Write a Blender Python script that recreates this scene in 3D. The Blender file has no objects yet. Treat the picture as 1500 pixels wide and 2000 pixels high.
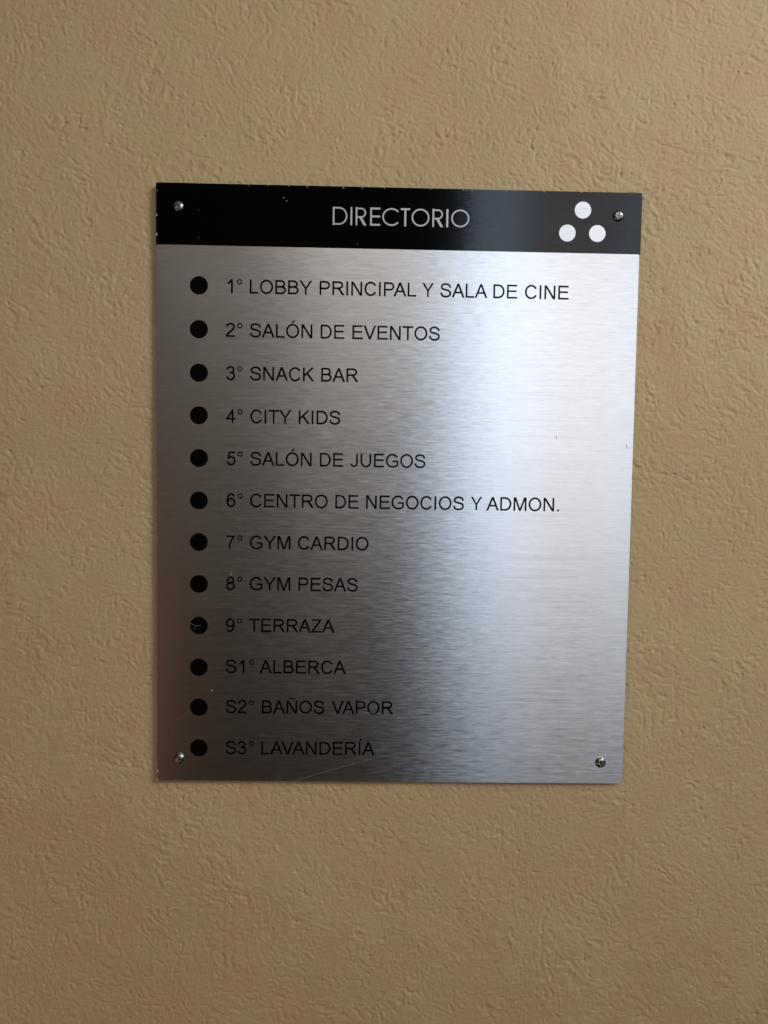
import bpy, math, random
import numpy as np
from mathutils import Matrix, Vector

sc = bpy.context.scene
random.seed(7)
MM = 0.001
ZC = 1.5                      # height of the sign's centre above the floor (m)

# ------------------------------------------------------------------ camera
cam_d = bpy.data.cameras.new("camera")
cam = bpy.data.objects.new("camera", cam_d)
sc.collection.objects.link(cam)
cam_d.sensor_fit = 'VERTICAL'
cam_d.sensor_height = 36.0
cam_d.lens = 36.0 * 1560.0 / 2000.0
cam_d.clip_start = 0.01
cam_d.clip_end = 100.0
R = Matrix(((0.999688, -0.013688, -0.020901),
            (-0.020085, 0.057275, -0.998156),
            (0.01486, 0.998265, 0.056982)))
FACE_Y = -0.0037              # front of the sign (the wall is at y = 0)
cam.matrix_world = Matrix.Translation((-0.018933, -0.537278 + FACE_Y, ZC + 0.016626)) @ R.to_4x4()
sc.camera = cam

# ------------------------------------------------------------------ world and lamps
world = bpy.data.worlds.new("World")
sc.world = world
world.use_nodes = True
bg = world.node_tree.nodes["Background"]
bg.inputs["Color"].default_value = (1.0, 0.64, 0.44, 1)
bg.inputs["Strength"].default_value = 0.013


def lamp(name, loc, target, sx, sy, radiance, color):
    """soft rectangular lamp: a window pane, a bright part of the room or an added fill"""
    d = bpy.data.lights.new(name, 'AREA')
    d.shape = 'RECTANGLE'
    d.size = sx
    d.size_y = sy
    d.energy = radiance * 4.0 * sx * sy
    d.color = color
    o = bpy.data.objects.new(name, d)
    sc.collection.objects.link(o)
    o.location = loc
    o.rotation_euler = (Vector(target) - Vector(loc)).to_track_quat('-Z', 'Y').to_euler()
    return o


def pane(name, x0, x1, z0, z1, y, radiance, color):
    return lamp(name, ((x0 + x1) / 2, y, ZC + (z0 + z1) / 2), ((x0 + x1) / 2, 0, ZC + (z0 + z1) / 2),
                x1 - x0, z1 - z0, radiance, color)


pane("window_lamp", 0.35, 0.565, -0.06, 1.22, -2.5, 4.1, (0.64, 0.80, 1.0))
pane("window_lamp", 0.57, 0.905, -0.05, 1.22, -2.5, 1.8, (1.0, 0.93, 0.95))
pane("window_lamp", 0.91, 1.22, -0.15, 1.22, -2.5, 2.7, (0.74, 0.85, 1.0))
pane("ceiling_lamp", -0.30, 0.34, 1.52, 2.2, -2.4, 3.5, (1.0, 0.955, 0.95))
pane("ceiling_lamp", -1.0, -0.32, 1.50, 2.0, -2.4, 1.15, (1.0, 0.94, 0.88))
pane("room_fill_lamp", -0.38, 0.34, 0.05, 0.64, -2.6, 0.26, (1.0, 0.94, 0.92))  # added fill, stands in for a lit room wall reflected in the plate
pane("room_fill_lamp", -1.25, -0.50, -1.40, -0.02, -2.6, 0.024, (1.0, 0.80, 0.55))  # dim fill added to brown the reflection at the plate's lower left
pane("room_fill_lamp", -1.05, -0.39, 0.0, 0.64, -2.6, 0.07, (1.0, 0.85, 0.72))  # weaker warm fill added for the left side of the plate's reflection
day = lamp("daylight_lamp", (1.35, -1.10, ZC + 0.95), (0.15, 0, ZC + 0.21), 0.7, 0.8, 2.0, (0.98, 0.985, 1.0))
day.data.spread = math.radians(75)           # beam narrowed to make the wall fall off towards the lower left
# added reddish fill from the lower left, warms the wall there
lamp("warm_fill_lamp", (-1.1, -1.2, ZC - 1.1), (-0.2, 0, ZC - 0.2), 0.9, 0.7, 1.05, (1.0, 0.42, 0.27))

sc.view_settings.view_transform = 'Standard'
sc.view_settings.look = 'None'
sc.view_settings.exposure = 0.0
sc.view_settings.gamma = 1.0


# ------------------------------------------------------------------ material helpers
class NT:
    def __init__(self, name):
        self.m = bpy.data.materials.new(name)
        self.m.use_nodes = True
        self.t = self.m.node_tree
        self.b = self.t.nodes["Principled BSDF"]

    def n(self, typ, **kw):
        nd = self.t.nodes.new(typ)
        for k, v in kw.items():
            setattr(nd, k, v)
        return nd

    def l(self, a, b):
        self.t.links.new(a, b)

    def math(self, op, a, b=None, clamp=False):
        nd = self.n('ShaderNodeMath', operation=op, use_clamp=clamp)
        for i, v in enumerate((a, b)):
            if v is None:
                continue
            if isinstance(v, (int, float)):
                nd.inputs[i].default_value = v
            else:
                self.l(v, nd.inputs[i])
        return nd.outputs[0]

    def noise(self, scale_vec, scale=1.0, detail=2.0, rough=0.5, dist=0.0, offset=(0, 0, 0)):
        tc = self.n('ShaderNodeTexCoord')
        mp = self.n('ShaderNodeMapping')
        mp.inputs['Scale'].default_value = scale_vec
        mp.inputs['Location'].default_value = offset
        self.l(tc.outputs['Object'], mp.inputs['Vector'])
        nz = self.n('ShaderNodeTexNoise')
        nz.inputs['Scale'].default_value = scale
        nz.inputs['Detail'].default_value = detail
        nz.inputs['Roughness'].default_value = rough
        nz.inputs['Distortion'].default_value = dist
        self.l(mp.outputs[0], nz.inputs['Vector'])
        return nz.outputs['Fac']

    def ramp(self, fac, stops):
        r = self.n('ShaderNodeValToRGB')
        el = r.color_ramp.elements
        while len(el) < len(stops):
            el.new(0.5)
        for e, (p, c) in zip(el, stops):
            e.position = p
            e.color = c if len(c) == 4 else (*c, 1)
        self.l(fac, r.inputs[0])
        return r.outputs['Color']


def brushed(name, base, metallic, rough, aniso, kx, kz, spec=0.5, contrast=0.0, rough_var=0.0, spec_var=0.0, metal=False):
    """horizontally brushed surface: grooves run along x, reflections spread up and down"""
    s = NT(name)
    fine = s.noise((120, 1, 1500), detail=3, rough=0.7)
    mid = s.noise((75, 1, 900), detail=3, rough=0.7, offset=(3, 0, 7))
    long_ = s.noise((14, 1, 1300), detail=2, rough=0.7, offset=(9, 0, 1))
    tilt = s.math('ADD', s.math('MULTIPLY', s.math('SUBTRACT', fine, 0.5), 1.0),
                  s.math('MULTIPLY', s.math('SUBTRACT', mid, 0.5), 0.40))
    tilt2 = s.math('ADD', s.math('SUBTRACT', long_, 0.5), s.math('SUBTRACT', mid, 0.5))
    comb = s.n('ShaderNodeCombineXYZ')
    s.l(s.math('MULTIPLY', tilt, kx), comb.inputs[0])
    s.l(s.math('MULTIPLY', tilt2, kz), comb.inputs[2])
    geo = s.n('ShaderNodeNewGeometry')
    add = s.n('ShaderNodeVectorMath', operation='ADD')
    s.l(geo.outputs['Normal'], add.inputs[0])
    s.l(comb.outputs[0], add.inputs[1])
    nrm = s.n('ShaderNodeVectorMath', operation='NORMALIZE')
    s.l(add.outputs[0], nrm.inputs[0])
    s.l(nrm.outputs[0], s.b.inputs['Normal'])
    tan = s.n('ShaderNodeCombineXYZ')
    tan.inputs[2].default_value = 1.0
    s.l(tan.outputs[0], s.b.inputs['Tangent'])
    s.b.inputs['Metallic'].default_value = metallic
    s.b.inputs['Anisotropic'].default_value = aniso
    s.b.inputs['Specular IOR Level'].default_value = spec
    if spec_var:
        g = s.math('MULTIPLY', s.math('SUBTRACT', s.math('ADD', fine, long_), 1.0), spec_var)
        s.l(s.math('ADD', spec, g, True), s.b.inputs['Specular IOR Level'])
    r = s.math('ADD', rough, s.math('MULTIPLY', s.math('SUBTRACT', mid, 0.5), rough_var))
    s.l(r, s.b.inputs['Roughness'])
    mixv = s.math('ADD', s.math('MULTIPLY', fine, 0.55), s.math('MULTIPLY', long_, 0.45))
    lo = tuple(c * (1 - contrast) for c in base)
    hi = tuple(min(1, c * (1 + contrast)) for c in base)
    s.l(s.ramp(mixv, [(0.3, lo), (0.7, hi)]), s.b.inputs['Base Color'])
    if metal:
        g = s.n('ShaderNodeBsdfAnisotropic', distribution='BECKMANN')
        s.l(s.b.inputs['Base Color'].links[0].from_socket, g.inputs['Color'])
        s.l(r, g.inputs['Roughness'])
        g.inputs['Anisotropy'].default_value = aniso
        s.l(nrm.outputs[0], g.inputs['Normal'])
        tx = s.n('ShaderNodeCombineXYZ')
        tx.inputs[0].default_value = 1.0
        s.l(tx.outputs[0], g.inputs['Tangent'])
        s.l(g.outputs[0], s.t.nodes['Material Output'].inputs['Surface'])
    return s.m


M_METAL = brushed("brushed_aluminium", (0.70, 0.68, 0.655), 1.0, 0.33, 0.57, 0.062, 0.08, contrast=0.13, rough_var=0.08, metal=True)
M_HEADER = brushed("black_header_film", (0.0015, 0.0015, 0.0015), 0.0, 0.11, 0.3, 0.016, 0.02, spec=0.235, contrast=0.2, spec_var=0.12)
M_WHITE = brushed("white_print", (0.90, 0.90, 0.90), 0.55, 0.42, 0.6, 0.08, 0.08, contrast=0.10)
M_TITLE = brushed("pale_title_print", (0.56, 0.55, 0.54), 0.45, 0.42, 0.6, 0.08, 0.08, contrast=0.10)
M_INK = brushed("black_ink", (0.0015, 0.0013, 0.0013), 0.0, 0.26, 0.0, 0.04, 0.04, spec=0.12)


def plain(name, color, metallic, rough, nscale=None, var=0.2, bump=0.0):
    s = NT(name)
    s.b.inputs['Metallic'].default_value = metallic
    s.b.inputs['Roughness'].default_value = rough
    if nscale:
        f = s.noise((1, 1, 1), scale=nscale, detail=4)
        s.l(s.ramp(f, [(0.35, tuple(c * (1 - var) for c in color)), (0.65, tuple(min(1, c * (1 + var)) for c in color))]),
            s.b.inputs['Base Color'])
        if bump:
            b = s.n('ShaderNodeBump')
            b.inputs['Strength'].default_value = 0.6
            b.inputs['Distance'].default_value = bump
            s.l(f, b.inputs['Height'])
            s.l(b.outputs[0], s.b.inputs['Normal'])
    else:
        s.b.inputs['Base Color'].default_value = (*color, 1)
    return s.m


M_CORE = plain("panel_core", (0.022, 0.016, 0.013), 0.0, 0.7, 900, 0.3)
M_SCREW = plain("zinc_screw", (0.36, 0.36, 0.34), 1.0, 0.30, 900, 0.45, 0.00015)
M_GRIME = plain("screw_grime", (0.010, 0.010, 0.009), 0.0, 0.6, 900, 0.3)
M_CHIP = plain("bare_chip", (0.58, 0.56, 0.52), 0.2, 0.6, 1500, 0.15)
M_SCRATCH = plain("scratch_mark", (0.24, 0.235, 0.22), 0.2, 0.5, 700, 0.35)
M_DARKMARK = plain("dark_nick", (0.06, 0.07, 0.09), 0.0, 0.5, 700, 0.2)


def wall_material():
    s = NT("painted_stucco")
    big = s.noise((1, 1, 1), scale=9, detail=3, rough=0.55)
    tint = s.noise((1, 1, 1), scale=24, detail=2, rough=0.6, offset=(4, 1, 2))
    c1 = s.ramp(big, [(0.3, (0.480, 0.362, 0.182)), (0.7, (0.522, 0.400, 0.205))])
    mix = s.n('ShaderNodeMix', data_type='RGBA')
    s.l(s.math('MULTIPLY', s.math('SUBTRACT', tint, 0.42, True), 2.6, True), mix.inputs[0])
    s.l(c1, mix.inputs[6])
    mix.inputs[7].default_value = (0.512, 0.350, 0.184, 1)
    s.l(mix.outputs[2], s.b.inputs['Base Color'])
    s.b.inputs['Roughness'].default_value = 0.62
    s.b.inputs['Specular IOR Level'].default_value = 0.35
    fine = s.noise((1, 1, 1), scale=420, detail=3, rough=0.6, dist=0.4)
    b = s.n('ShaderNodeBump')
    b.inputs['Strength'].default_value = 0.55
    b.inputs['Distance'].default_value = 0.0007
    s.l(fine, b.inputs['Height'])
    s.l(b.outputs[0], s.b.inputs['Normal'])
    return s.m


M_WALL = wall_material()


# ------------------------------------------------------------------ the wall: real stucco relief
RELIEF = 1.12


def perlin(x, y, seed):
    rng = np.random.RandomState(seed)
    ang = rng.rand(256, 256) * 2 * np.pi
    gx, gy = np.cos(ang), np.sin(ang)
    xi = np.floor(x).astype(np.int64)
    yi = np.floor(y).astype(np.int64)
    xf, yf = x - xi, y - yi
    u = xf * xf * xf * (xf * (xf * 6 - 15) + 10)
    v = yf * yf * yf * (yf * (yf * 6 - 15) + 10)

    def d(ix, iy, fx, fy):
        a, b = (xi + ix) & 255, (yi + iy) & 255
        return gx[a, b] * fx + gy[a, b] * fy
    n00, n10 = d(0, 0, xf, yf), d(1, 0, xf - 1, yf)
    n01, n11 = d(0, 1, xf, yf - 1), d(1, 1, xf - 1, yf - 1)
    return ((n00 * (1 - u) + n10 * u) * (1 - v) + (n01 * (1 - u) + n11 * u) * v) * 1.41


def stucco(X, Z):
    """knocked-down trowel texture: curled creases and flattened ridges along slow swirls. metres in, metres out"""
    wx = X + 0.0042 * perlin(X * 125, Z * 125, 1) + 0.012 * perlin(X * 19, Z * 19, 2)
    wz = Z + 0.0042 * perlin(X * 125, Z * 125, 3) + 0.012 * perlin(X * 19, Z * 19, 4)
    th = math.radians(-42) + 1.1 * perlin(X * 7, Z * 7, 5) + 0.9 * perlin(X * 24, Z * 24, 15)
    K = 6
    a1 = np.zeros_like(X)
    a2 = np.zeros_like(X)
    a3 = np.zeros_like(X)
    ws = np.zeros_like(X)
    for k in range(K):
        a = math.pi * k / K
        w = np.abs(np.cos(th - a)) ** 12 + 1e-4
        u = wx * math.cos(a) + wz * math.sin(a)
        v = -wx * math.sin(a) + wz * math.cos(a)
        a1 += w * perlin(u * 172, v * 272, 20 + k)
        a2 += w * perlin(u * 275 + 31, v * 430 + 17, 40 + k)
        a3 += w * perlin(u * 410 + 5, v * 560 + 9, 60 + k)
        ws += w
    a1 /= ws
    a2 /= ws
    a3 /= ws
    g1 = np.clip(0.50 + 1.7 * perlin(X * 40, Z * 40, 7) + 0.8 * perlin(X * 12, Z * 12, 27), 0.0, 1.4)
    g2 = np.clip(0.60 + 1.5 * perlin(X * 62, Z * 62, 17), 0.05, 1.3)
    flat = np.tanh((a1 + 0.12) * 6.5) * g1
    flat2 = np.tanh((a2 + 0.05) * 5.0) * g2
    crease = -np.exp(-((a1 - 0.10) / 0.05) ** 2) * np.clip(perlin(X * 70, Z * 70, 8) * 3.0, 0, 1)
    pits = -np.clip(perlin(X * 330, Z * 330, 9) - 0.36, 0, 1) * 3 * np.clip(perlin(X * 40, Z * 40, 10) * 3, 0, 1)
    swell = 1.8 * perlin(X * 9, Z * 9, 11) + 0.9 * perlin(X * 30, Z * 30, 12)
    return RELIEF * (0.14 * flat + 0.11 * flat2 + 0.22 * a3 + 0.20 * crease + 0.50 * pits + 0.25 * swell) * MM


def axis(lo, hi, step, far, g=1.07):
    c = list(np.arange(lo, hi, step))
    a, s = [], step
    p = lo
    while p > -far:
        s *= g
        p -= s
        a.append(p)
    b, s = [], step
    p = c[-1]
    while p < far:
        s *= g
        p += s
        b.append(p)
    return np.array(a[::-1] + c + b)


def build_wall():
    xs = axis(-0.310, 0.290, 0.00066, 2.5)
    zs = axis(-0.370, 0.385, 0.00066, 1.49)
    X, Z = np.meshgrid(xs, zs)
    H = stucco(X, Z)
    # small dark hole left of the sign
    H -= 0.0016 * np.exp(-(((X + 0.18523) / 0.0006) ** 2 + ((Z + 0.01305) / 0.0007) ** 2))
    fade = np.clip(1.0 - np.maximum(np.abs(X) - 0.6, np.abs(Z) - 0.6) * 1.5, 0, 1)
    H *= fade
    H = np.minimum(H, 0.0009)
    nx, nz = len(xs), len(zs)
    co = np.stack([X, -H, Z + ZC], -1).reshape(-1, 3).astype(np.float32)
    i = (np.arange(nz - 1)[:, None] * nx + np.arange(nx - 1)[None, :]).reshape(-1)
    quads = np.stack([i, i + 1, i + nx + 1, i + nx], 1).astype(np.int32)
    nf, nv = len(quads), len(co)
    # thickness: a slab behind, four rim quads and a back face
    xa, xb, za, zb, t = xs[0], xs[-1], zs[0] + ZC, zs[-1] + ZC, 0.15
    me = bpy.data.meshes.new("wall")
    back = np.array([(xa, t, za), (xb, t, za), (xb, t, zb), (xa, t, zb)], np.float32)
    co = np.concatenate([co, back])
    c00, c10, c11, c01 = 0, nx - 1, nx * nz - 1, nx * (nz - 1)
    b0 = nv
    extra = np.array([(b0, b0 + 3, b0 + 2, b0 + 1), (c00, b0, b0 + 1, c10), (c10, b0 + 1, b0 + 2, c11),
                      (c11, b0 + 2, b0 + 3, c01), (c01, b0 + 3, b0, c00)], np.int32)
    quads = np.concatenate([quads, extra])
    me.vertices.add(len(co))
    me.vertices.foreach_set("co", co.reshape(-1))
    me.loops.add(len(quads) * 4)
    me.loops.foreach_set("vertex_index", quads.reshape(-1))
    me.polygons.add(len(quads))
    me.polygons.foreach_set("loop_start", np.arange(len(quads), dtype=np.int32) * 4)
    me.polygons.foreach_set("loop_total", np.full(len(quads), 4, np.int32))
    sm = np.ones(len(quads), bool)
    sm[nf:] = False
    me.polygons.foreach_set("use_smooth", sm)
    me.update(calc_edges=True)
    me.materials.append(M_WALL)
    o = bpy.data.objects.new("wall", me)
    sc.collection.objects.link(o)
    o["kind"] = "structure"
    o["label"] = "beige painted stucco wall with swirling trowelled texture behind the sign"
    return o


build_wall()

# ------------------------------------------------------------------ the sign
sign = bpy.data.objects.new("directory_sign", None)
sc.collection.objects.link(sign)
sign.location = (0, 0, ZC)
sign["label"] = "brushed metal floor directory with black DIRECTORIO header screwed to beige stucco wall"
sign["category"] = "sign"


class MB:
    """collects faces in sign coordinates: millimetres, x right, z up, h = height in front of the face"""

    def __init__(self):
        self.v, self.f = [], []

    def prism(self, pts, h0, h1, inset=0.0):
        """closed plate from an outline (counter-clockwise seen from the front)"""
        a = sum(p[0] * q[1] - q[0] * p[1] for p, q in zip(pts, pts[1:] + pts[:1]))
        if a < 0:
            pts = pts[::-1]
        n, b = len(pts), len(self.v)
        cx = sum(p[0] for p in pts) / n
        cz = sum(p[1] for p in pts) / n
        for x, z in pts:
            self.v.append((x, h0, z))
        for x, z in pts:
            if inset:
                x -= math.copysign(inset, x - cx)
                z -= math.copysign(inset, z - cz)
            self.v.append((x, h1, z))
        self.f.append([b + n + k for k in range(n)])
        self.f.append([b + n - 1 - k for k in range(n)])
        for k in range(n):
            m = (k + 1) % n
            self.f.append([b + k, b + m, b + n + m, b + n + k])

    def ribbon(self, pts, w, h0, h1, closed=False):
        """raised stroke of even width along a path"""
        P = [Vector(p) for p in pts]
        n, b = len(P), len(self.v)
        L, Rr = [], []
        for i, p in enumerate(P):
            if closed:
                a, c = P[i - 1], P[(i + 1) % n]
            else:
                a, c = P[max(i - 1, 0)], P[min(i + 1, n - 1)]
            t0 = (p - a).normalized() if (p - a).length > 1e-9 else None
            t1 = (c - p).normalized() if (c - p).length > 1e-9 else None
            t0 = t0 or t1
            t1 = t1 or t0
            t = (t0 + t1).normalized()
            k = max(0.45, t.dot(t0))
            nn = Vector((-t.y, t.x)) * (w / 2 / k)
            L.append(p + nn)
            Rr.append(p - nn)
        for h in (h1, h0):
            for q in L:
                self.v.append((q.x, h, q.y))
            for q in Rr:
                self.v.append((q.x, h, q.y))
        seg = range(n if closed else n - 1)
        for i in seg:
            j = (i + 1) % n
            self.f.append([b + i, b + n + i, b + n + j, b + j])
            self.f.append([b + i, b + j, b + 2 * n + j, b + 2 * n + i])
            self.f.append([b + n + j, b + n + i, b + 3 * n + i, b + 3 * n + j])
        if not closed:
            self.f.append([b, b + 2 * n, b + 3 * n, b + n])
            e = n - 1
            self.f.append([b + e, b + n + e, b + 3 * n + e, b + 2 * n + e])

    def build(self, name, mat, parent, smooth=False, label=None, kind=None):
        me = bpy.data.meshes.new(name)
        me.from_pydata([(x * MM, FACE_Y - h * MM, z * MM) for x, h, z in self.v], [], self.f)
        me.materials.append(mat)
        if smooth:
            me.polygons.foreach_set("use_smooth", [True] * len(me.polygons))
        me.update()
        o = bpy.data.objects.new(name, me)
        sc.collection.objects.link(o)
        o.parent = parent
        if label:
            o["label"] = label
        if kind:
            o["kind"] = kind
        return o


def circle(cx, cz, r, n=48):
    return [(cx + r * math.cos(2 * math.pi * k / n), cz + r * math.sin(2 * math.pi * k / n)) for k in range(n)]


HB = 160.1                                       # lower edge of the header
core = MB()
core.prism([(-159.7, -199.7), (155.5, -199.6), (159.2, -199.2), (159.5, -198), (159.7, 199.5), (-159.7, 199.5)], -2.5, -0.32)
core.build("panel_core", M_CORE, sign)
face = MB()
face.prism([(-160, -200), (154, -200), (158.6, -199.75), (159.8, -199.2), (160, -198), (160, 199.8), (-160, 199.8)],
           -0.30, 0.0, inset=0.22)
face.build("metal_plate", M_METAL, sign)
hd = MB()
hd.prism([(-160.15, HB + 0.1), (158.5, HB - 0.05), (160.5, HB - 0.5), (160.55, 199.7), (160.1, 200.05), (-160.1, 200.05)], 0.006, 0.13)
hd.build("header_band", M_HEADER, sign, label="glossy black header band across the top")

# ------------------------------------------------------------------ lettering
CAP = 716.0


def arc(cx, cy, rx, ry, a0, a1, n=20):
    return [(cx + rx * math.cos(math.radians(a0 + (a1 - a0) * k / n)),
             cy + ry * math.sin(math.radians(a0 + (a1 - a0) * k / n))) for k in range(n + 1)]


def spline(pts, n=7):
    P = [Vector(p) for p in pts]
    P = [P[0] * 2 - P[1]] + P + [P[-1] * 2 - P[-2]]
    out = []
    for i in range(1, len(P) - 2):
        a, b, c, d = P[i - 1:i + 3]
        for k in range(n):
            t = k / n
            q = 0.5 * ((2 * b) + (-a + c) * t + (2 * a - 5 * b + 4 * c - d) * t * t + (-a + 3 * b - 3 * c + d) * t ** 3)
            out.append((q.x, q.y))
    out.append(tuple(P[-2]))
    return out


def bx(x0, y0, x1, y1):
    return ('p', [(x0, y0), (x1, y0), (x1, y1), (x0, y1)])


S_PTS = [(567, 500), (548, 585), (472, 655), (335, 684), (205, 660), (130, 598), (117, 520), (150, 450), (225, 410), (345, 380),
         (470, 345), (550, 292), (577, 205), (548, 112), (460, 50), (345, 29), (210, 50), (120, 125), (88, 236)]
SIX = [(462, 545), (405, 645), (305, 682), (190, 640), (112, 520), (84, 370), (86, 240)]
W = 100
G = {
    'A': (667, [('p', [(-1, 0), (97, 0), (382, 716), (284, 716)]), ('p', [(570, 0), (669, 0), (384, 716), (286, 716)]),
                ('p', [(145, 216), (520, 216), (490, 296), (177, 296)])]),
    'B': (667, [bx(75, 0, 161, 716), ('r', [(140, 676), (350, 676)] + arc(366, 525, 172, 151, 80, -80) + [(350, 374), (140, 374)]),
                ('r', [(140, 372), (385, 372)] + arc(392, 207, 193, 165, 80, -80) + [(385, 41), (140, 41)])]),
    'C': (722, [('r', arc(378, 358, 284, 328, 31, 331, 40))]),
    'D': (722, [bx(78, 0, 164, 716), ('r', [(140, 675), (330, 675)] + arc(338, 358, 288, 317, 84, -84, 26) + [(330, 41), (140, 41)])]),
    'E': (667, [bx(79, 0, 165, 716), bx(150, 634, 610, 716), bx(150, 340, 580, 420), bx(150, 0, 624, 82)]),
    'G': (778, [('r', arc(398, 358, 302, 328, 34, 270, 36) + spline([(398, 30), (500, 38), (600, 78), (676, 132)])[1:] + [(676, 352)]),
                bx(410, 288, 719, 370)]),
    'I': (278, [bx(95, 0, 181, 716)]),
    'J': (500, [('r', [(378, 716), (378, 215)] + arc(227, 200, 151, 169, 0, -172, 20))]),
    'K': (667, [bx(75, 0, 161, 716), ('p', [(140, 228), (140, 345), (528, 716), (650, 716)]), ('p', [(275, 372), (345, 432), (668, 0), (550, 0)])]),
    'L': (556, [bx(73, 0, 159, 716), bx(140, 0, 521, 82)]),
    'M': (833, [bx(74, 0, 160, 716), bx(673, 0, 759, 716), ('p', [(110, 716), (205, 716), (460, 0), (373, 0)]),
                ('p', [(723, 716), (628, 716), (373, 0), (460, 0)])]),
    'N': (722, [bx(76, 0, 160, 716), bx(558, 0, 643, 716), ('p', [(78, 716), (184, 716), (642, 0), (536, 0)])]),
    'O': (778, [('c', arc(389, 358, 298, 328, 0, 360, 48)[:-1])]),
    'P': (667, [bx(77, 0, 163, 716), ('r', [(140, 675), (380, 675)] + arc(392, 504, 187, 171, 84, -84) + [(380, 333), (140, 333)])]),
    'R': (722, [bx(79, 0, 165, 716), ('r', [(140, 675), (410, 675)] + arc(420, 517, 180, 158, 84, -84) + [(410, 359), (140, 359)]),
                ('p', [(330, 350), (425, 375), (560, 235), (704, 0), (590, 0), (470, 190)])]),
    'S': (667, [('r', spline(S_PTS, 6))]),
    'T': (611, [bx(21, 634, 590, 716), bx(262, 0, 349, 660)]),
    'U': (722, [('r', [(121, 716), (121, 290)] + arc(361, 268, 240, 237, 180, 360, 26) + [(601, 290), (601, 716)])]),
    'V': (667, [('p', [(4, 716), (104, 716), (383, 0), (287, 0)]), ('p', [(663, 716), (565, 716), (287, 0), (383, 0)])]),
    'Y': (667, [('p', [(3, 716), (116, 716), (378, 300), (290, 300)]), ('p', [(662, 716), (554, 716), (290, 300), (378, 300)]),
                bx(290, 0, 377, 330)]),
    'Z': (611, [bx(53, 634, 570, 716), bx(20, 0, 587, 82), ('p', [(22, 60), (128, 60), (568, 660), (460, 660)])]),
    '1': (556, [bx(286, 0, 373, 716), ('r', spline([(110, 500), (205, 560), (285, 645), (330, 706)]))]),
    '2': (556, [('r', spline([(84, 515), (112, 612), (185, 668), (282, 683), (388, 655), (453, 580), (452, 490), (395, 395), (290, 300),
                              (180, 205), (110, 120), (82, 50)])), bx(40, 0, 503, 82)]),
    '3': (556, [('r', spline([(88, 532), (125, 630), (250, 684), (380, 655), (437, 545), (400, 440), (310, 388), (215, 383)])),
                ('r', spline([(225, 385), (345, 392), (440, 325), (475, 215), (430, 95), (330, 36), (240, 32), (140, 72), (82, 188)]))]),
    '4': (556, [bx(325, 0, 411, 716), bx(20, 170, 506, 250), ('p', [(14, 190), (112, 190), (400, 660), (405, 716), (345, 716)])]),
    '5': (556, [bx(150, 632, 486, 712), ('r', spline([(182, 690), (150, 530), (122, 352)])),
                ('r', spline([(100, 345), (180, 415), (280, 440), (395, 403), (460, 310), (462, 210), (420, 95), (330, 37), (262, 30),
                              (150, 62), (80, 190)]))]),
    '6': (556, [('r', spline(SIX)), ('c', arc(284, 234, 192, 205, 0, 360, 36)[:-1])]),
    '7': (556, [bx(51, 622, 505, 704), ('r', spline([(475, 660), (380, 540), (290, 360), (240, 190), (222, 0)]))]),
    '8': (556, [('c', arc(278, 532, 158, 151, 0, 360, 32)[:-1]), ('c', arc(278, 210, 196, 181, 0, 360, 36)[:-1])]),
    '9': (556, [('r', [(556 - x, 716 - y) for x, y in spline(SIX)]), ('c', arc(272, 482, 192, 205, 0, 360, 36)[:-1])]),
    '°': (400, [('c', arc(200, 590, 108, 110, 0, 360, 30)[:-1])]),
    '.': (278, [bx(91, 0, 185, 95)]),
}
G['Ó'] = (778, G['O'][1] + [('p', [(335, 775), (405, 775), (520, 905), (410, 905)])])
G['Í'] = (278, G['I'][1] + [('p', [(95, 775), (165, 775), (280, 905), (170, 905)])])
G['Ñ'] = (722, G['N'][1] + [('r', spline([(222, 790), (250, 845), (305, 858), (370, 832), (430, 808), (480, 822), (505, 880)]))])
WT = {'°': 60, 'Ñ': 84}
KERN = {('T', 'Y'): -18, ('A', 'V'): -74, ('V', 'A'): -74, ('P', 'A'): -74, ('L', 'Y'): -74, ('L', 'V'): -74, ('A', 'Y'): -74}


def word_extent(word):
    pen, first, last = 0, None, None
    pens = []
    for i, ch in enumerate(word):
        if i:
            pen += KERN.get((word[i - 1], ch), 0)
        pens.append(pen)
        xs = []
        for prim in G[ch][1]:
            hw = 0 if prim[0] == 'p' else W / 2 if ch != '°' else 30
            xs += [p[0] - hw for p in prim[1]] + [p[0] + hw for p in prim[1]]
        # open strokes end before their half width
        lo, hi = min(xs), max(xs)
        if first is None:
            first = pen + lo
        last = pen + hi
        pen += G[ch][0]
    return pens, first, last


def grow(pts, e):
    """push every edge of a convex outline outwards by e"""
    a = sum(p[0] * q[1] - q[0] * p[1] for p, q in zip(pts, pts[1:] + pts[:1]))
    if a < 0:
        pts = pts[::-1]
    n, out = len(pts), []
    for i in range(n):
        p, c, q = Vector(pts[i - 1]), Vector(pts[i]), Vector(pts[(i + 1) % n])
        d0, d1 = (c - p).normalized(), (q - c).normalized()
        n0, n1 = Vector((d0.y, -d0.x)), Vector((d1.y, -d1.x))
        m = n0 + n1
        m = m / max(0.5, m.dot(n0))
        out.append((c.x + m.x * e, c.y + m.y * e))
    return out




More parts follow.
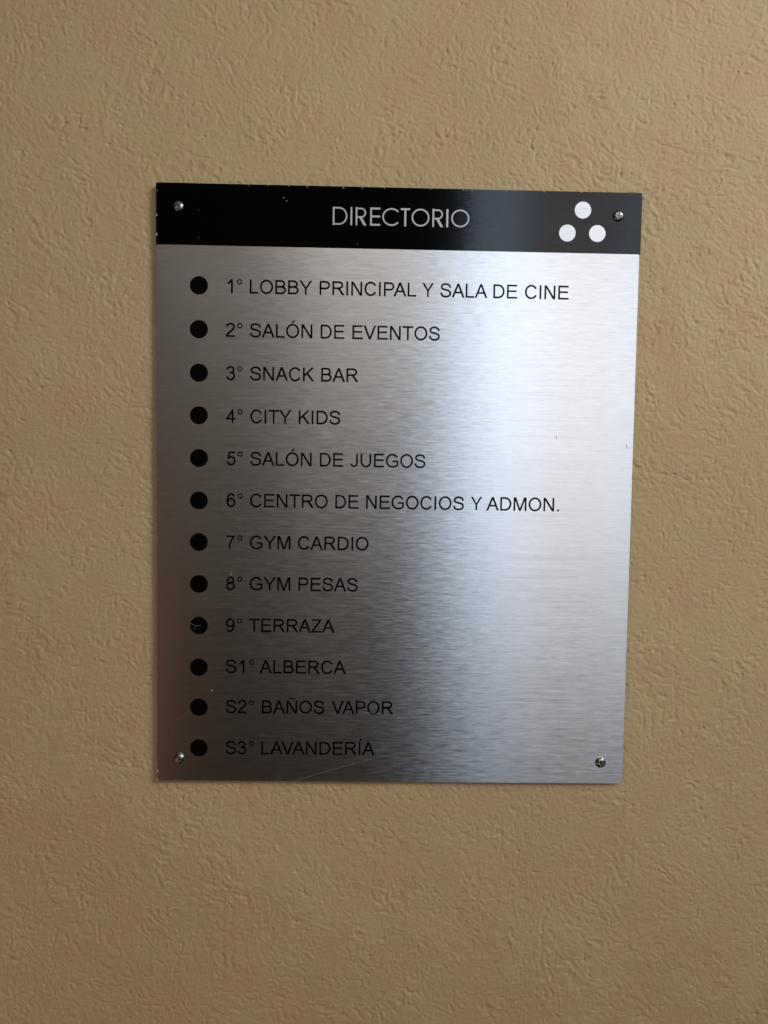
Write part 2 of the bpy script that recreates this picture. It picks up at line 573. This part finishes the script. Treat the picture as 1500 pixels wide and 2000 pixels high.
def put_word(mb, word, x0, x1, base, s, thick):
    """write a word between x0 and x1 (mm) on the baseline; s = mm per font unit, height only"""
    pens, a, b = word_extent(word)
    sx = (x1 - x0) / (b - a)
    if len(word) == 1 and word in '1°.I':
        sx = s
        x0 = (x0 + x1) / 2 - (b - a) * s / 2
    for ch, pen in zip(word, pens):
        for k, prim in enumerate(G[ch][1]):
            pts = [(x0 + (pen + p[0] - a) * sx, base + p[1] * s) for p in prim[1]]
            h1 = thick + 0.006 * k
            if prim[0] == 'p':
                mb.prism(grow(pts, 0.08), 0.004, h1)
            else:
                mb.ribbon(pts, WT.get(ch, W) * (sx + s) / 2 if not (ch == 'Ñ') else 74 * s, 0.004, h1, closed=prim[0] == 'c')


LINES = [
    (129.5, [('1', -113.75, -109.7), ('°', -107.07, -103.77), ('LOBBY', -98.58, -57.53), ('PRINCIPAL', -52.46, 11.5), ('Y', 15.58, 23.06), ('SALA', 27.49, 58.85), ('DE', 62.95, 78.83), ('CINE', 83.96, 113.23)]),
    (100.9, [('2', -114.25, -108.17), ('°', -106.75, -103.5), ('SALÓN', -98.43, -57.08), ('DE', -51.48, -35.85), ('EVENTOS', -30.41, 27.8)]),
    (72.5, [('3', -114.05, -107.98), ('°', -106.49, -103.3), ('SNACK', -98.21, -55.54), ('BAR', -50.85, -26.2)]),
    (44.1, [('4', -114.12, -107.83), ('°', -106.33, -103.03), ('CITY', -97.85, -70.52), ('KIDS', -65.54, -37.8)]),
    (16.0, [('5', -113.5, -107.4), ('°', -106.2, -102.83), ('SALÓN', -97.77, -56.77), ('DE', -51.12, -35.62), ('JUEGOS', -30.75, 19.66)]),
    (-12.0, [('6', -113.47, -107.48), ('°', -106.08, -102.69), ('CENTRO', -97.76, -45.56), ('DE', -40.51, -25.02), ('NEGOCIOS', -19.78, 46.21), ('Y', 50.89, 58.3), ('ADMON.', 61.42, 110.66)]),
    (-40.2, [('7', -113.37, -107.71), ('°', -106.13, -102.66), ('GYM', -97.75, -70.45), ('CARDIO', -65.49, -17.74)]),
    (-68.2, [('8', -113.61, -107.52), ('°', -106.01, -102.7), ('GYM', -97.6, -70.35), ('PESAS', -64.83, -24.74)]),
    (-96.6, [('9', -113.62, -107.54), ('°', -106.02, -102.77), ('TERRAZA', -97.94, -40.17)]),
    (-124.9, [('S1', -113.65, -100.84), ('°', -97.65, -94.25), ('ALBERCA', -90.65, -32.05)]),
    (-152.6, [('S2', -113.55, -99.31), ('°', -97.64, -94.24), ('BAÑOS', -88.88, -46.38), ('VAPOR', -41.35, 0.53)]),
    (-181.1, [('S3', -113.52, -99.31), ('°', -97.43, -94.01), ('LAVANDERÍA', -89.13, -11.8)]),
]
SC = 9.0 / CAP
for base, words in LINES:
    mb = MB()
    for w, a, b in words:
        put_word(mb, w, a, b, base, SC, 0.06)
    txt = ''.join(w if w == '°' else (' ' + w if i else w) for i, (w, _, _) in enumerate(words))
    mb.build("text_line", M_INK, sign, label="black printed line " + txt)

# header word: round geometric capitals, each fitted to its own width
HW = 68
HG = {
    'D': [('p', [(0, 0), (HW, 0), (HW, 716), (0, 716)]), ('r', [(60, 678), (250, 678)] + arc(255, 358, 300, 318, 84, -84, 26) + [(250, 38), (60, 38)])],
    'I': [('p', [(0, 0), (HW, 0), (HW, 716), (0, 716)])],
    'R': [('p', [(0, 0), (HW, 0), (HW, 716), (0, 716)]), ('r', [(60, 668), (215, 668)] + arc(220, 500, 165, 168, 84, -84) + [(215, 332), (60, 332)]),
          ('p', [(130, 330), (245, 330), (435, 0), (318, 0)])],
    'E': [('p', [(0, 0), (HW, 0), (HW, 716), (0, 716)]), bx(60, 642, 400, 716), bx(60, 330, 395, 404), bx(60, 0, 400, 74)],
    'C': [('r', arc(360, 358, 318, 322, 40, 320, 44))],
    'T': [bx(0, 642, 372, 716), bx(146, 0, 224, 660)],
    'O': [('c', arc(365, 358, 316, 322, 0, 360, 52)[:-1])],
}
hw = MB()
HS = 11.7 / 716
for ch, a, b in [('D', -44.32, -34.68), ('I', -32.72, -31.5), ('R', -29.28, -22.05), ('E', -19.69, -13.07), ('C', -11.79, -1.11), ('T', 0.45, 6.54),
                 ('O', 7.55, 19.54), ('R', 21.43, 28.69), ('I', 30.58, 31.94), ('O', 33.77, 45.98)]:
    xs = []
    for prim in HG[ch]:
        h = 0 if prim[0] == 'p' else HW / 2
        xs += [p[0] - h for p in prim[1]] + [p[0] + h for p in prim[1]]
    lo, hi = min(xs), max(xs)
    if ch == 'C':
        hi -= 25
    sx = (b - a) / (hi - lo)
    for k, prim in enumerate(HG[ch]):
        pts = [(a + (p[0] - lo) * sx, 175.15 + p[1] * HS) for p in prim[1]]
        if prim[0] == 'p':
            hw.prism(pts, 0.12, 0.16 + 0.006 * k)
        else:
            hw.ribbon(pts, 60 * HS, 0.12, 0.16 + 0.006 * k, closed=prim[0] == 'c')
hw.build("header_lettering", M_TITLE, sign, label="pale grey word DIRECTORIO in thin round capitals")

for x, z, r, lb in [(121.21, 188.14, 5.5, "upper white emblem dot"), (111.23, 173.0, 5.5, "lower left white emblem dot"),
                    (131.22, 173.08, 5.5, "lower right white emblem dot")]:
    m = MB()
    m.prism(circle(x, z, r, 56), 0.12, 0.17)
    m.build("emblem_dot", M_WHITE, sign)

# bullets: one shared disc, copied
ROW_Z = [134.1, 105.5, 76.9, 48.8, 20.4, -8.0, -35.9, -64.3, -92.6, -121.2, -148.7, -176.9]
disc = MB()
disc.prism(circle(0, 0, 6.0, 56), 0.004, 0.075)
first = disc.build("bullet_dot", M_INK, sign)
first.location = (-0.1321, 0, ROW_Z[0] * MM)
for i, z in enumerate(ROW_Z[1:]):
    o = first.copy()
    sc.collection.objects.link(o)
    o.parent = sign
    o.location = ((-132.1 + 0.5 * (i + 1) / 11) * MM, 0, z * MM)

# ------------------------------------------------------------------ screws
NR, NA = 30, 72
RS = 3.55
verts, faces = [], []


def cross_depth(x, z):
    """how far into the Phillips recess a point lies (0 outside, 1 on the floor)"""
    hw2, ln = 0.50, 1.95

    def box(u, v):
        a = min(max((hw2 * (1.15 - 0.35 * abs(u) / ln) - abs(v)) / 0.22 + 0.5, 0), 1)
        b = min(max((ln - abs(u)) / 0.5 + 0.3, 0), 1)
        return a * b
    return max(box(x, z), box(z, x))


for i in range(NR + 1):
    r = RS * i / NR
    for k in range(NA):
        a = 2 * math.pi * k / NA
        x, z = r * math.cos(a), r * math.sin(a)
        t = i / NR
        h = 1.75 * math.sqrt(max(0.0, 1 - (t * 0.985) ** 2.4)) + 0.25
        h -= 1.15 * cross_depth(x, z) * (1 - 0.35 * t)
        verts.append((x * MM, -h * MM, z * MM))
for k in range(NA):
    a = 2 * math.pi * k / NA
    verts.append((RS * math.cos(a) * MM, 0, RS * math.sin(a) * MM))
for i in range(NR + 1):
    for k in range(NA):
        m = (k + 1) % NA
        if i == 0:
            faces.append((k, NA + k, NA + m))
        else:
            faces.append((i * NA + k, (i + 1) * NA + k, (i + 1) * NA + m, i * NA + m))
# winding towards the viewer (-y)
me = bpy.data.meshes.new("screw")
me.from_pydata(verts, [], [f[::-1] for f in faces])
me.polygons.foreach_set("use_smooth", [True] * len(me.polygons))
me.materials.append(M_SCREW)
me.update()
cm = MB()
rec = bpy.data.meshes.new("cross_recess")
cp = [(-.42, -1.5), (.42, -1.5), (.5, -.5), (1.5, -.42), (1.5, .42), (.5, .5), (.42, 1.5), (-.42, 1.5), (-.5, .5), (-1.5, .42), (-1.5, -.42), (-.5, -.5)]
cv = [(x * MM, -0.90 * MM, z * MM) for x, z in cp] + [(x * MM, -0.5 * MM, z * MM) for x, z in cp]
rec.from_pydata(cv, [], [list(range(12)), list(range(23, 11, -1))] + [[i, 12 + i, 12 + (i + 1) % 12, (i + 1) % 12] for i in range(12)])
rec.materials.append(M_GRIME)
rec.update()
SCREWS = [(-145.56, 184.96, 38, 0.0, "upper left screw in the black header"), (144.71, 184.64, 3, 0.06, "upper right screw beside the three white dots"),
          (-144.96, -184.29, 22, 0.0, "lower left screw beside the last black bullet"), (144.19, -185.04, 2, 0.05, "lower right screw on bare brushed metal")]
for i, (x, z, rot, tilt, lb) in enumerate(SCREWS):
    o = bpy.data.objects.new("screw", me)
    sc.collection.objects.link(o)
    o.parent = sign
    o.location = (x * MM, FACE_Y - 0.00005, z * MM)
    o.rotation_euler = (tilt, math.radians(rot), 0)
    c = bpy.data.objects.new("cross_recess", rec)
    sc.collection.objects.link(c)
    c.parent = o


# ------------------------------------------------------------------ scratches, chips and marks
def scratch(pts, w, mat, label=None, h=0.02, name="scratch"):
    m = MB()
    m.ribbon(spline(pts, 5) if len(pts) > 2 else pts, w, 0.003, h)
    return m.build(name, mat, sign, label=label)


scratch([(-66.4, -199.6), (-43.7, -192.5), (-15.7, -184.4), (8.8, -179.2), (25.7, -176.9)], 0.16, M_SCRATCH, "long thin scratch along the lower edge", 0.09)
scratch([(-23.1, -150.9), (-9.1, -152.2), (8.4, -154.2), (29.5, -155.5)], 0.12, M_SCRATCH, "faint scratch under the last word of the eleventh line", 0.09)
scratch([(-151.9, -164.4), (-146.7, -158.4), (-137.4, -152.6)], 0.08, M_SCRATCH)
scratch([(-137.3, -91.2), (-133.6, -92.8), (-130.5, -92.4)], 0.18, M_SCRATCH, None, 0.10)
scratch([(-135.3, -95.2), (-133.3, -92.8)], 0.16, M_SCRATCH, None, 0.105)
scratch([(107.4, 39.0), (107.8, 36.2)], 0.30, M_DARKMARK, None, 0.03, "nick")
scratch([(155.1, 33.9), (155.7, 31.1)], 0.35, M_DARKMARK, None, 0.03, "nick")

chips = MB()


def chip(x, z, rx, rz, h0, h1, seed):
    rnd = random.Random(seed)
    n = 8
    chips.prism([(x + rx * (0.7 + 0.5 * rnd.random()) * math.cos(2 * math.pi * k / n),
                  z + rz * (0.7 + 0.5 * rnd.random()) * math.sin(2 * math.pi * k / n)) for k in range(n)], h0, h1)


for j, (x, z, rx, rz) in enumerate([
        (-76.74, 192.03, .30, .30), (-74.71, 190.1, .35, .28), (-99.93, 199.5, .25, .35), (-87.19, 199.5, .22, .3), (-73.1, 199.45, .2, .3),
        (-61.35, 199.4, .35, .35), (-37.47, 199.3, .45, .35), (-25.01, 199.3, .4, .4), (-10.5, 199.4, .3, .25), (-159.7, 179.06, .35, .9),
        (-159.7, 166.52, .38, 1.0), (-159.2, 194.86, .22, .35), (41.54, 199.4, .3, .25), (43.91, 199.4, .3, .25), (47.3, 199.4, .35, .3),
        (95.17, 199.5, .3, .25), (-27.91, 162.92, .2, .2), (-132.35, 182.94, .14, .14), (-132.32, 165.1, .2, .2), (50.5, 176.5, .2, .2),
        (20, 199.6, .3, .18), (70, 199.6, .4, .15), (120, 199.6, .3, .15)]):
    chip(x, z, rx, rz, 0.12, 0.15, j)
for j, (x, z, rx, rz) in enumerate([(-110.2, -57.4, .22, 1.0), (-122.75, -137.2, .22, .9), (-157.5, -143.0, .3, .45), (-159.45, -193.2, .3, 1.3),
                                    (-159.5, -199.0, .35, .7), (-147.8, -199.4, .35, .2), (-106.3, 116.5, .12, .12)]):
    chip(x, z, rx, rz, 0.003, 0.03, 50 + j)
chips.build("paint_chips", M_CHIP, sign, label="tiny pale chips along the worn edges", kind="stuff")
